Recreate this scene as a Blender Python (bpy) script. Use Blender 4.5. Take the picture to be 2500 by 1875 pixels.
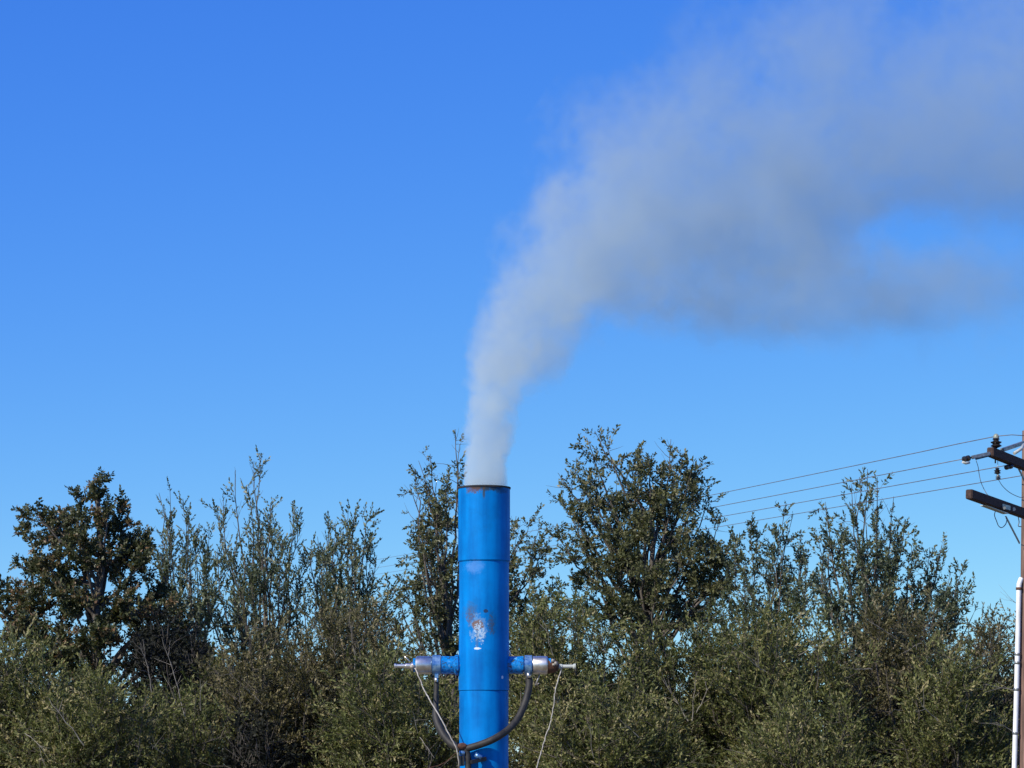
import bpy, bmesh, math
import numpy as np
from mathutils import Vector, Matrix

for o in list(bpy.data.objects):
    bpy.data.objects.remove(o)
sc = bpy.context.scene
COL = sc.collection
R = math.radians

# ------------------------------------------------------------------ camera
W, H = 2500.0, 1875.0
FPX = 7089.0                      # focal length in photograph pixels
PITCH = math.atan((1900.0 - H / 2) / FPX)
EYE = 1.6
cam = bpy.data.cameras.new('camera')
camo = bpy.data.objects.new('camera', cam)
COL.objects.link(camo)
camo.location = (0, 0, EYE)
camo.rotation_euler = (math.pi / 2 + PITCH, 0, 0)
cam.sensor_width = 36.0
cam.lens = 36.0 * FPX / W
cam.clip_start = 0.5
cam.clip_end = 6000.0
sc.camera = camo

# ------------------------------------------------------------------ sky and sun
SUN_EL, SUN_ROT = R(37), R(227)
wd = bpy.data.worlds.new('World')
sc.world = wd
wd.use_nodes = True
nt = wd.node_tree
bg = nt.nodes['Background']
sky = nt.nodes.new('ShaderNodeTexSky')
sky.sky_type = 'NISHITA'
sky.sun_disc = False
sky.sun_elevation = SUN_EL
sky.sun_rotation = SUN_ROT
sky.altitude = 0
sky.air_density = 0.6
sky.dust_density = 0.0
sky.ozone_density = 4.0
sep = nt.nodes.new('ShaderNodeSeparateColor')
com = nt.nodes.new('ShaderNodeCombineColor')
nt.links.new(sky.outputs[0], sep.inputs[0])
# camera-like response of the clear sky per channel: deep low red, blue running into a soft shoulder
for i, (p, k) in enumerate(((1.34, 1.13), (0.96, 1.09), (None, -4.2))):
    a = nt.nodes.new('ShaderNodeMath'); a.operation = 'MULTIPLY'; a.inputs[1].default_value = 0.1
    nt.links.new(sep.outputs[i], a.inputs[0])
    b = nt.nodes.new('ShaderNodeMath'); c = nt.nodes.new('ShaderNodeMath')
    if p:
        b.operation = 'POWER'; b.inputs[1].default_value = p
        c.operation = 'MULTIPLY'; c.inputs[1].default_value = k * 10
        nt.links.new(a.outputs[0], b.inputs[0]); nt.links.new(b.outputs[0], c.inputs[0])
    else:
        e = nt.nodes.new('ShaderNodeMath'); e.operation = 'MULTIPLY'; e.inputs[1].default_value = k
        nt.links.new(a.outputs[0], e.inputs[0])
        b.operation = 'EXPONENT'; nt.links.new(e.outputs[0], b.inputs[0])
        c.operation = 'MULTIPLY_ADD'; c.inputs[1].default_value = -10.0; c.inputs[2].default_value = 10.1
        nt.links.new(b.outputs[0], c.inputs[0])
    nt.links.new(c.outputs[0], com.inputs[i])
nt.links.new(com.outputs[0], bg.inputs[0])
bg.inputs[1].default_value = 0.1

sun = bpy.data.lights.new('sun', 'SUN')
sun.energy = 5.0
sun.angle = R(0.53)
sun.color = (1.0, 0.95, 0.86)
suno = bpy.data.objects.new('sun', sun)
COL.objects.link(suno)
tosun = Vector((math.sin(SUN_ROT) * math.cos(SUN_EL), math.cos(SUN_ROT) * math.cos(SUN_EL), math.sin(SUN_EL)))
suno.rotation_euler = tosun.to_track_quat('Z', 'Y').to_euler()
suno.location = tosun * 60

sc.view_settings.view_transform = 'Standard'
sc.view_settings.look = 'None'
sc.view_settings.exposure = 0.0
sc.view_settings.gamma = 1.0
sc.view_settings.use_curve_mapping = False
sc.render.engine = 'CYCLES'
sc.cycles.use_denoising = True
sc.cycles.max_bounces = 8
sc.cycles.volume_bounces = 4
sc.cycles.transparent_max_bounces = 8
sc.cycles.volume_step_rate = 1.0
sc.cycles.volume_max_steps = 256

# ------------------------------------------------------------------ helpers
SP, CP = math.sin(PITCH), math.cos(PITCH)
def P(px, py, d):
    """world point seen at photograph pixel (px, py), standing d metres away (world y = d)"""
    xc, yc = (px - W / 2) / FPX, (H / 2 - py) / FPX
    v = Vector((xc, CP - yc * SP, SP + yc * CP))
    v *= d / v.y
    return Vector((v.x, v.y, v.z + EYE))

def empty(name, loc):
    o = bpy.data.objects.new(name, None)
    COL.objects.link(o)
    o.location = loc
    return o

def tag(o, label=None, cat=None, group=None, kind=None):
    for k, v in (('label', label), ('category', cat), ('group', group), ('kind', kind)):
        if v:
            o[k] = v
    return o

def link(name, me, mat, parent=None, smooth=False):
    """me is in world coordinates; the object keeps an identity world matrix unless parented"""
    o = bpy.data.objects.new(name, me)
    COL.objects.link(o)
    if mat:
        me.materials.append(mat)
    if smooth:
        me.polygons.foreach_set('use_smooth', [True] * len(me.polygons))
    if parent:
        o.parent = parent
        if parent.type == 'EMPTY':                  # part meshes keep an identity world matrix
            o.matrix_parent_inverse = Matrix.Translation(-parent.location)
    return o

def mesh_from(name, verts, faces):
    me = bpy.data.meshes.new(name)
    me.from_pydata([tuple(v) for v in verts], [], faces)
    me.update()
    return me

def ring_tube(pts, radii, sides=10, caps=True):
    """verts, faces of a tube along pts"""
    pts = [Vector(p) for p in pts]
    n = len(pts)
    if not hasattr(radii, '__len__'):
        radii = [radii] * n
    verts, faces = [], []
    prev = None
    for i, p in enumerate(pts):
        t = (pts[min(i + 1, n - 1)] - pts[max(i - 1, 0)]).normalized()
        if prev is None:
            a = Vector((0, 0, 1)) if abs(t.z) < 0.9 else Vector((1, 0, 0))
            u = t.cross(a).normalized()
        else:
            u = (prev - t * prev.dot(t)).normalized()
        prev = u
        w = t.cross(u)
        for k in range(sides):
            an = 2 * math.pi * k / sides
            verts.append(p + (u * math.cos(an) + w * math.sin(an)) * radii[i])
    for i in range(n - 1):
        for k in range(sides):
            k2 = (k + 1) % sides
            faces.append((i * sides + k, i * sides + k2, (i + 1) * sides + k2, (i + 1) * sides + k))
    if caps:
        faces.append(tuple(range(sides))[::-1])
        faces.append(tuple(range((n - 1) * sides, n * sides)))
    return verts, faces

def tube(name, pts, radii, mat, parent=None, sides=10, smooth=True):
    v, f = ring_tube(pts, radii, sides)
    me = mesh_from(name, v, f)
    o = link(name, me, mat, parent, smooth)
    if smooth and len(me.polygons):
        me.polygons[-1].use_smooth = False
        me.polygons[-2].use_smooth = False
    return o

def lathe(name, prof, c0, axis, mat, parent=None, sides=32, closed=False):
    """prof: (along, radius) pairs; revolved round axis through c0; hard steps kept sharp by split rings"""
    axis = Vector(axis).normalized()
    a = Vector((0, 0, 1)) if abs(axis.z) < 0.9 else Vector((0, 1, 0))
    u = axis.cross(a).normalized(); w = axis.cross(u)
    bm = bmesh.new()
    rings = []
    for (s, r) in prof:
        rings.append([bm.verts.new(Vector(c0) + axis * s + (u * math.cos(2 * math.pi * k / sides) + w * math.sin(2 * math.pi * k / sides)) * r) for k in range(sides)])
    for i in range(len(rings) - 1):
        for k in range(sides):
            bm.faces.new((rings[i][k], rings[i][(k + 1) % sides], rings[i + 1][(k + 1) % sides], rings[i + 1][k]))
    if closed:
        for k in range(sides):
            bm.faces.new((rings[-1][k], rings[-1][(k + 1) % sides], rings[0][(k + 1) % sides], rings[0][k]))
    else:
        bm.faces.new(rings[0][::-1]); bm.faces.new(rings[-1])
    bmesh.ops.recalc_face_normals(bm, faces=bm.faces)
    for e in bm.edges:
        if len(e.link_faces) == 2 and e.calc_face_angle(0) > R(32):
            e.smooth = False
    for f in bm.faces:
        f.smooth = len(f.verts) <= 4
    me = bpy.data.meshes.new(name)
    bm.to_mesh(me); bm.free()
    return link(name, me, mat, parent)

def beam(name, p0, p1, wid, hei, mat, parent=None, bev=0.006):
    """bevelled rectangular timber or bar from p0 to p1"""
    p0, p1 = Vector(p0), Vector(p1)
    d = p1 - p0
    L = d.length
    x = d.normalized()
    y = Vector((0, 0, 1)).cross(x).normalized()
    z = x.cross(y)
    bm = bmesh.new()
    bmesh.ops.create_cube(bm, size=1.0)
    bmesh.ops.scale(bm, vec=(L, wid, hei), verts=bm.verts)
    bmesh.ops.bevel(bm, geom=list(bm.edges), offset=bev, segments=2, affect='EDGES')
    M = Matrix((x, y, z)).transposed().to_4x4()
    M.translation = (p0 + p1) / 2
    bmesh.ops.transform(bm, matrix=M, verts=bm.verts)
    me = bpy.data.meshes.new(name)
    bm.to_mesh(me); bm.free()
    return link(name, me, mat, parent)

def smooth_path(pts, n=8):
    """Catmull-Rom through pts"""
    pts = [Vector(p) for p in pts]
    q = [pts[0] * 2 - pts[1]] + pts + [pts[-1] * 2 - pts[-2]]
    out = []
    for i in range(1, len(q) - 2):
        a, b, c, d = q[i - 1], q[i], q[i + 1], q[i + 2]
        for k in range(n):
            t = k / n
            out.append(0.5 * ((2 * b) + (c - a) * t + (2 * a - 5 * b + 4 * c - d) * t * t + (3 * b - a - 3 * c + d) * t ** 3))
    out.append(pts[-1])
    return out

# ------------------------------------------------------------------ materials
def mat_new(name):
    m = bpy.data.materials.new(name)
    m.use_nodes = True
    t = m.node_tree
    return m, t, t.nodes['Principled BSDF'], t.nodes['Material Output']

def node(t, typ, **kw):
    n = t.nodes.new(typ)
    for k, v in kw.items():
        if k.startswith('i_'):
            key = k[2:]
            n.inputs[int(key) if key.isdigit() else key.replace('_', ' ')].default_value = v
        else:
            setattr(n, k, v)
    return n

def ramp(t, stops, interp='LINEAR'):
    n = t.nodes.new('ShaderNodeValToRGB')
    n.color_ramp.interpolation = interp
    e = n.color_ramp.elements
    while len(e) < len(stops):
        e.new(0.5)
    for el, (p, c) in zip(e, stops):
        el.position = p
        el.color = (c[0], c[1], c[2], 1.0) if hasattr(c, '__len__') else (c, c, c, 1.0)
    return n

def math_n(t, op, a, b=None, c=None, clamp=False):
    n = t.nodes.new('ShaderNodeMath'); n.operation = op; n.use_clamp = clamp
    for i, v in enumerate((a, b, c)):
        if v is None: continue
        if hasattr(v, 'default_value') or hasattr(v, 'links'):
            t.links.new(v, n.inputs[i])
        else:
            n.inputs[i].default_value = v
    return n.outputs[0]

def mixc(t, fac, a, b):
    n = t.nodes.new('ShaderNodeMix'); n.data_type = 'RGBA'
    for i, v in ((0, fac), (6, a), (7, b)):
        if hasattr(v, 'links'):
            t.links.new(v, n.inputs[i])
        elif i == 0:
            n.inputs[0].default_value = v
        else:
            n.inputs[i].default_value = (v[0], v[1], v[2], 1)
    return n.outputs[2]

def noisy(name, c1, c2, scale, rough=0.6, metal=0.0, bump=0.0, detail=5, stretch=(1, 1, 1), lo=0.35, hi=0.65):
    m, t, bs, out = mat_new(name)
    tc = node(t, 'ShaderNodeTexCoord')
    mp = node(t, 'ShaderNodeMapping'); mp.inputs['Scale'].default_value = stretch
    t.links.new(tc.outputs['Object'], mp.inputs[0])
    n = node(t, 'ShaderNodeTexNoise', i_Scale=scale, i_Detail=detail, i_Roughness=0.65)
    t.links.new(mp.outputs[0], n.inputs['Vector'])
    r = ramp(t, [(lo, c1), (hi, c2)])
    t.links.new(n.outputs[0], r.inputs[0])
    t.links.new(r.outputs[0], bs.inputs['Base Color'])
    bs.inputs['Roughness'].default_value = rough
    bs.inputs['Metallic'].default_value = metal
    if bump:
        b = node(t, 'ShaderNodeBump', i_Strength=bump, i_Distance=0.01)
        t.links.new(n.outputs[0], b.inputs['Height'])
        t.links.new(b.outputs[0], bs.inputs['Normal'])
    return m

def leaf_mat(name, stops, trans=0.25, rough=0.55, spec=0.25):
    """leaf colour from the per-leaf 'tint' attribute; tint near 1 is twig bark"""
    m, t, bs, out = mat_new(name)
    at = node(t, 'ShaderNodeAttribute', attribute_name='tint')
    r = ramp(t, stops)
    t.links.new(at.outputs['Fac'], r.inputs[0])
    t.links.new(r.outputs[0], bs.inputs['Base Color'])
    bs.inputs['Roughness'].default_value = rough
    bs.inputs['Specular IOR Level'].default_value = spec
    tr = node(t, 'ShaderNodeBsdfTranslucent')
    g = node(t, 'ShaderNodeMix'); g.data_type = 'RGBA'; g.blend_type = 'MULTIPLY'
    g.inputs[0].default_value = 1.0
    t.links.new(r.outputs[0], g.inputs[6]); g.inputs[7].default_value = (1.3, 1.35, 0.6, 1)
    t.links.new(g.outputs[2], tr.inputs[0])
    mx = node(t, 'ShaderNodeMixShader'); mx.inputs[0].default_value = trans
    t.links.new(bs.outputs[0], mx.inputs[1]); t.links.new(tr.outputs[0], mx.inputs[2])
    t.links.new(mx.outputs[0], out.inputs[0])
    return m

M_bark = noisy('bark_grey_brown', (0.05, 0.042, 0.034), (0.15, 0.125, 0.10), 14, 0.85, bump=0.6, stretch=(1, 1, 0.25))
M_pale = noisy('bare_twig_bark', (0.16, 0.14, 0.11), (0.36, 0.32, 0.26), 9, 0.8)
M_wood = noisy('weathered_pole_wood', (0.085, 0.050, 0.036), (0.25, 0.15, 0.11), 5, 0.85, bump=0.5, stretch=(6, 6, 0.35))
M_arm = noisy('creosoted_crossarm_wood', (0.022, 0.010, 0.007), (0.075, 0.036, 0.024), 9, 0.8, bump=0.4, stretch=(0.5, 4, 4))
M_galv = noisy('galvanised_steel', (0.22, 0.23, 0.22), (0.42, 0.43, 0.41), 25, 0.45, 0.7)
M_conduit = noisy('white_plastic_conduit', (0.70, 0.69, 0.66), (0.86, 0.85, 0.82), 3.0, 0.4, lo=0.3, hi=0.5)
M_ins = noisy('dark_glazed_porcelain', (0.012, 0.012, 0.014), (0.03, 0.025, 0.022), 10, 0.2)
M_insw = noisy('pale_glazed_porcelain', (0.40, 0.42, 0.38), (0.55, 0.56, 0.5), 10, 0.25)
M_insg = noisy('grey_green_glazed_porcelain', (0.16, 0.18, 0.13), (0.30, 0.32, 0.25), 10, 0.3)
M_wire = noisy('weathered_aluminium_wire', (0.11, 0.095, 0.09), (0.20, 0.175, 0.165), 4, 0.6)
M_rubber = noisy('black_rubber_hose', (0.012, 0.011, 0.010), (0.034, 0.030, 0.026), 20, 0.65, bump=0.2)
M_lead = noisy('pale_grey_lead_wire', (0.24, 0.21, 0.17), (0.52, 0.48, 0.42), 30, 0.5)
M_steel = noisy('worn_bright_steel', (0.62, 0.56, 0.49), (0.95, 0.90, 0.82), 14, 0.38, 1.0, bump=0.08)
M_rust = noisy('rusty_iron', (0.03, 0.012, 0.008), (0.16, 0.07, 0.035), 30, 0.85, bump=0.4)
M_clamp = noisy('pale_blue_clamp_metal', (0.02, 0.14, 0.40), (0.30, 0.48, 0.66), 24, 0.25, 0.5)
M_soot = noisy('sooty_steel_inside', (0.01, 0.01, 0.012), (0.03, 0.028, 0.03), 12, 0.9)
M_blackblk = noisy('black_moulded_fitting', (0.01, 0.01, 0.011), (0.025, 0.024, 0.024), 20, 0.5)

# ================================================================== LARGE STRUCTURE
# ------------------------------------------------------------------ ground
M_ground = noisy('dry_grass_ground', (0.10, 0.085, 0.045), (0.22, 0.19, 0.12), 0.8, 0.95, bump=0.6, detail=10)
def ground():
    n = 60
    xs = np.concatenate([-np.geomspace(4000, 8, n // 2), np.linspace(-7, 7, 9), np.geomspace(8, 4000, n // 2)])
    ys = np.concatenate([-np.geomspace(4000, 8, n // 2), np.linspace(-7, 7, 5), np.geomspace(8, 4000, n // 2)])
    rs = np.random.default_rng(3)
    vs, fs = [], []
    for j, y in enumerate(ys):
        for i, x in enumerate(xs):
            vs.append((x, y, -0.03 + 0.03 * math.sin(x * 0.9) * math.cos(y * 0.7) * (1 if abs(x) + abs(y) > 2 else 0)))
    m = len(xs)
    for j in range(len(ys) - 1):
        for i in range(m - 1):
            fs.append((j * m + i, j * m + i + 1, (j + 1) * m + i + 1, (j + 1) * m + i))
    o = link('ground', mesh_from('ground', vs, fs), M_ground, smooth=True)
    tag(o, kind='structure')
ground()

# ------------------------------------------------------------------ vegetation
UP = np.array([0, 0, 1.0])
def nrm(v):
    return v / (np.linalg.norm(v, axis=-1, keepdims=True) + 1e-9)

def make_sprig(rg, n, tw_len, l_len, l_wid, ang, curl=0.3, tip=True):
    """(m,4,3) leaf quads along +Z plus one thin twig quad; second array is 1 for twig"""
    q, tw = [], []
    for i in range(n):
        t = (i + rg.random()) / n
        az = i * 2.4 + rg.normal(0, 0.5)
        a = max(0.1, rg.normal(ang, 0.35) * (1 - 0.45 * t))
        d = np.array([math.sin(a) * math.cos(az), math.sin(a) * math.sin(az), math.cos(a)])
        s = nrm(np.cross(d, rg.normal(size=3)))
        b = np.array([0, 0, t * tw_len]) + rg.normal(0, 0.006, 3)
        L = l_len * rg.uniform(0.65, 1.25); wd_ = l_wid * rg.uniform(0.7, 1.25)
        bend = np.cross(s, d) * L * curl * rg.normal(0, 0.5)
        q.append([b, b + d * L * 0.5 + s * wd_ / 2 + bend, b + d * L, b + d * L * 0.5 - s * wd_ / 2 + bend])
        tw.append(0)
    w = 0.0035
    for dx in ((w, 0, 0), (0, w, 0)):
        dx = np.array(dx)
        q.append([-dx, dx, dx * 0.4 + UP * tw_len * 1.05, -dx * 0.4 + UP * tw_len * 1.05]); tw.append(1)
    return np.array(q), np.array(tw)

def crown_mesh(name, rg, pos, dirs, scale, tint, sprigs, mat, parent):
    """all leaves of one crown as one mesh"""
    V, T = [], []
    which = rg.integers(0, len(sprigs), len(pos))
    for k, (q, tw) in enumerate(sprigs):
        m = which == k
        if not m.any():
            continue
        d = nrm(dirs[m]); n = len(d)
        ref = nrm(rg.normal(size=(n, 3)))
        u = nrm(np.cross(d, ref)); w = np.cross(d, u)
        Rm = np.stack([u, w, d], axis=-1)                     # columns
        pts = np.einsum('nij,lkj->nlki', Rm, q) * scale[m][:, None, None, None] + pos[m][:, None, None, :]
        V.append(pts.reshape(-1, 4, 3))
        tt = np.clip(tint[m][:, None] + rg.normal(0, 0.13, (n, len(tw))), 0.0, 0.88)
        tt = np.where(tw[None, :] > 0, 1.0, tt)
        T.append(tt.reshape(-1))
    V = np.concatenate(V); T = np.concatenate(T)
    n = len(V)
    me = bpy.data.meshes.new(name)
    me.vertices.add(n * 4); me.vertices.foreach_set('co', V.reshape(-1).astype(np.float32))
    me.loops.add(n * 4); me.loops.foreach_set('vertex_index', np.arange(n * 4, dtype=np.int32))
    me.polygons.add(n); me.polygons.foreach_set('loop_start', np.arange(0, n * 4, 4, dtype=np.int32))
    try:
        me.polygons.foreach_set('loop_total', np.full(n, 4, dtype=np.int32))
    except Exception:
        pass
    a = me.attributes.new('tint', 'FLOAT', 'FACE'); a.data.foreach_set('value', T.astype(np.float32))
    me.update(calc_edges=True)
    return link(name, me, mat, parent)

def tubes_mesh(name, lines, mat, parent, sides=5):
    V, F, off = [], [], 0
    for pts, r0, r1 in lines:
        pts = np.asarray(pts); n = len(pts)
        tg = np.gradient(pts, axis=0); tg = nrm(tg)
        ref = np.where(np.abs(tg[:, 2:3]) < 0.9, UP[None], np.array([[1.0, 0, 0]]))
        u = nrm(np.cross(tg, ref)); w = np.cross(tg, u)
        rr = np.linspace(r0, r1, n)[:, None, None]
        an = np.linspace(0, 2 * np.pi, sides, endpoint=False)
        ring = pts[:, None] + rr * (u[:, None] * np.cos(an)[None, :, None] + w[:, None] * np.sin(an)[None, :, None])
        V.append(ring.reshape(-1, 3))
        i = np.arange(n - 1)[:, None] * sides; k = np.arange(sides)[None]; k2 = (k + 1) % sides
        F.append(np.stack([i + k, i + k2, i + sides + k2, i + sides + k], -1).reshape(-1, 4) + off)
        off += n * sides
    V = np.concatenate(V); F = np.concatenate(F)
    me = bpy.data.meshes.new(name)
    me.vertices.add(len(V)); me.vertices.foreach_set('co', V.reshape(-1).astype(np.float32))
    me.loops.add(F.size); me.loops.foreach_set('vertex_index', F.reshape(-1).astype(np.int32))
    me.polygons.add(len(F)); me.polygons.foreach_set('loop_start', np.arange(0, F.size, 4, dtype=np.int32))
    try:
        me.polygons.foreach_set('loop_total', np.full(len(F), 4, dtype=np.int32))
    except Exception:
        pass
    me.update(calc_edges=True)
    me.polygons.foreach_set('use_smooth', [True] * len(F))
    return link(name, me, mat, parent)

def limb_path(rg, a, b, n=10, up=0.45, wob=0.06):
    a, b = np.asarray(a, float), np.asarray(b, float)
    L = np.linalg.norm(b - a)
    d = (b - a) / (L + 1e-9)
    c1 = a + nrm(d + UP * up * 0.3 + rg.normal(0, 0.12, 3)) * L * 0.35
    c2 = b - nrm(d + UP * up + rg.normal(0, 0.12, 3)) * L * 0.33
    t = np.linspace(0, 1, n)[:, None]
    p = (1 - t) ** 3 * a + 3 * (1 - t) ** 2 * t * c1 + 3 * (1 - t) * t ** 2 * c2 + t ** 3 * b
    p[1:-1] += rg.normal(0, wob * L / n * 1.6, (n - 2, 3))
    return p

def at_path(p, t):
    f = t * (len(p) - 1); i = min(int(f), len(p) - 2)
    return p[i] + (p[i + 1] - p[i]) * (f - i), nrm(p[i + 1] - p[i])

class Style:
    def __init__(s, seed, mat, n=14, tw=0.34, ll=0.055, lw=0.028, ang=0.9, tint=(0.35, 0.15), scale=(0.7, 1.2),
                 shoot=0.55, up=0.45, spread=0.9, per_m=6.0, taper=0.7, fork=(0.35, 0.7)):
        s.fork = fork
        s.over = 0.0 if up > 0.7 else 0.15
        rg = np.random.default_rng(seed)
        s.sprigs = [make_sprig(rg, n, tw, ll, lw, ang) for _ in range(8)]
        s.mat, s.tint, s.scale, s.shoot, s.up, s.spread, s.per_m, s.taper = mat, tint, scale, shoot, up, spread, per_m, taper

def plant(name, label, cat, group, basepx, d, leaders, st, nspr, seed, trunk_r=0.07, fork=0.25, tmin=0.2, bare=(), base_spread=0.0, zmin=0.9, trunk_to=None, tints=None):
    """leaders: (px, py, depth offset[, leaf share]) limb tips as seen in the photograph; a limb grows from the trunk to each"""
    rg = np.random.default_rng(seed)
    base = np.array(P(basepx, 1900, d)); base[2] = -0.05
    root = empty(name, tuple(base))
    tag(root, label, cat, group)
    trunk, branches, barel = [], [], []
    tips = [(np.array(P(l[0], l[1], d + l[2])), (l[3] if len(l) > 3 else 1.0)) for l in leaders]
    for T, share in tips:                        # leaf sprays reach past the limb tip
        if share >= 0.4:
            T[2] -= st.over
    htop = max(t[0][2] for t in tips)
    if base_spread == 0.0:
        ttip = np.array(P(*trunk_to, d)) if trunk_to else base + np.array([rg.normal(0, 0.15), rg.normal(0, 0.15), htop * 0.62])
        tp = limb_path(rg, base, ttip, 12, 0.9, 0.05)
        trunk.append((tp, trunk_r, trunk_r * 0.35))
    shoots = []
    for T, share in tips:
        if base_spread == 0.0:
            f = np.clip((T[2] / htop) * rg.uniform(*st.fork), fork, 0.97)
            S, _ = at_path(tp, f)
            r0 = trunk_r * (0.55 - 0.25 * f)
        else:
            S = base + np.array([rg.uniform(-1, 1) * base_spread, rg.uniform(-1, 1) * base_spread * 0.7, 0])
            r0 = trunk_r * rg.uniform(0.3, 0.6)
        lp = limb_path(rg, S, T, 12, st.up * 1.6)
        (trunk if base_spread else branches).append((lp, r0, 0.004))
        LL = np.linalg.norm(T - S)
        ns = max(3, int(LL * st.per_m * (1 if share >= 1 else 0.65)))
        for _ in range(ns):
            t = rg.uniform(tmin if share >= 1 else max(tmin, 0.42), 0.98)
            p, tg = at_path(lp, t)
            dirv = nrm(tg * 0.65 + nrm(rg.normal(size=3)) * st.spread + UP * st.up * 0.6)
            ln = st.shoot * (0.28 + (1 - t) ** st.taper) * rg.uniform(0.55, 1.3)
            q = limb_path(rg, p, p + dirv * ln + UP * ln * st.up * 0.3, 5, st.up, 0.05)
            branches.append((q, 0.003 + 0.006 * ln, 0.0015))
            shoots.append((q, ln * share))
        shoots.append((lp[-4:], LL * 0.30 * share))
    for (x0, y0, d0, x1, y1, d1, r) in bare:
        r *= 0.62
        q = limb_path(rg, np.array(P(x0, y0, d + d0 * 0.75)), np.array(P(x1, y1, d + d1 * 0.85)), 9, 0.2, 0.05)
        one = [(q, r, r * 0.35)]
        for _ in range(4):
            p, tg = at_path(q, rg.uniform(0.3, 0.95))
            dv = nrm(tg + rg.normal(0, 0.4, 3))
            one.append((limb_path(rg, p, p + dv * rg.uniform(0.10, 0.3), 4, 0.2, 0.04), r * 0.45, r * 0.2))
        barel.append(one)
    wgt = np.array([s[1] for s in shoots]); wgt /= wgt.sum()
    pick = rg.choice(len(shoots), nspr, p=wgt)
    tt = rg.random(nspr) ** 0.75
    pos = np.empty((nspr, 3)); dr = np.empty((nspr, 3))
    for i, (k, t) in enumerate(zip(pick, tt)):
        p, tg = at_path(shoots[k][0], t)
        pos[i] = p; dr[i] = tg
    shoot_t = rg.normal(0, 0.10, len(shoots))[pick]
    dr = nrm(dr * 0.75 + nrm(rg.normal(size=(nspr, 3))) * 0.75 + UP * st.up * 0.5)
    keep = pos[:, 2] > zmin
    pos, dr = pos[keep], dr[keep]
    sc_ = rg.uniform(st.scale[0], st.scale[1], len(pos))
    ti0, tis = tints or st.tint
    ti = np.clip(rg.normal(ti0, tis, len(pos)) + shoot_t[keep], 0, 0.88)
    if trunk:
        tubes_mesh('trunk' if not base_spread else 'stems', trunk, M_bark, root, 7)
    tubes_mesh('branches', branches, M_bark, root, 4)
    for one in barel:
        tubes_mesh('bare_branch', one, M_pale, root, 5)
    crown_mesh('crown', rg, pos, dr, sc_, ti, st.sprigs, st.mat, root)
    return root

BARK = (0.10, 0.08, 0.06)
LM_dark = leaf_mat('dark_broad_leaf', [(0.0, (0.026, 0.034, 0.014)), (0.35, (0.066, 0.078, 0.032)), (0.6, (0.120, 0.122, 0.055)), (0.80, (0.21, 0.13, 0.07)), (0.9, (0.26, 0.15, 0.08)), (1.0, BARK)], 0.22, 0.45, 0.4)
LM_gapshade = leaf_mat('gap_shade_leaf', [(0.0, (0.006, 0.007, 0.004)), (0.4, (0.016, 0.018, 0.009)), (0.88, (0.07, 0.065, 0.035)), (1.0, (0.02, 0.017, 0.014))], 0.1, 0.6, 0.2)  # near-black leaf colour stands in for shade in gaps of the brush
LM_mid = leaf_mat('mid_olive_broad_leaf', [(0.0, (0.040, 0.046, 0.018)), (0.35, (0.094, 0.104, 0.044)), (0.6, (0.160, 0.165, 0.075)), (0.88, (0.25, 0.22, 0.12)), (1.0, (0.12, 0.10, 0.08))], 0.25, 0.45, 0.4)
LM_grey = leaf_mat('grey_green_small_leaf', [(0.0, (0.050, 0.064, 0.034)), (0.35, (0.108, 0.130, 0.070)), (0.6, (0.180, 0.205, 0.115)), (0.88, (0.28, 0.28, 0.18)), (1.0, (0.14, 0.12, 0.10))], 0.25, 0.45, 0.4)
LM_olive = leaf_mat('olive_fine_leaf', [(0.0, (0.026, 0.031, 0.010)), (0.35, (0.094, 0.110, 0.031)), (0.6, (0.190, 0.198, 0.064)), (0.85, (0.38, 0.32, 0.16)), (1.0, (0.15, 0.125, 0.09))], 0.22)
LM_brown = leaf_mat('brownish_fine_leaf', [(0.0, (0.028, 0.027, 0.011)), (0.35, (0.102, 0.096, 0.036)), (0.6, (0.195, 0.170, 0.076)), (0.85, (0.37, 0.30, 0.18)), (1.0, (0.16, 0.135, 0.105))], 0.22)

S_oak = Style(1, LM_dark, n=16, tw=0.20, ll=0.076, lw=0.042, ang=1.1, tint=(0.44, 0.17), shoot=0.62, up=0.12, spread=1.1, per_m=6, fork=(0.6, 0.95))
S_oak2 = Style(2, LM_mid, n=13, tw=0.22, ll=0.076, lw=0.040, ang=1.0, tint=(0.46, 0.13), shoot=0.72, up=0.15, spread=1.25, per_m=6, fork=(0.62, 0.95))
S_up = Style(3, LM_grey, n=14, tw=0.28, ll=0.066, lw=0.032, ang=0.6, tint=(0.40, 0.14), shoot=0.46, up=0.8, spread=0.7, per_m=7)
S_grey = Style(4, LM_grey, n=13, tw=0.22, ll=0.070, lw=0.036, ang=0.95, tint=(0.36, 0.14), shoot=0.62, up=0.4, spread=0.95, per_m=6, fork=(0.4, 0.8))
S_bush = Style(5, LM_olive, n=20, tw=0.34, ll=0.066, lw=0.024, ang=0.75, tint=(0.42, 0.16), shoot=0.75, up=0.3, spread=1.2, per_m=3.6, taper=0.4)
S_brush = Style(6, LM_brown, n=20, tw=0.34, ll=0.064, lw=0.024, ang=0.75, tint=(0.42, 0.16), shoot=0.75, up=0.3, spread=1.2, per_m=3.6, taper=0.4)

S_gapshade = Style(7, LM_gapshade, n=15, tw=0.24, ll=0.080, lw=0.036, ang=1.0, tint=(0.15, 0.12), shoot=0.6, up=0.3, spread=1.1, per_m=4, taper=0.4)  # leaf style with gap shade put into the colour

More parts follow.
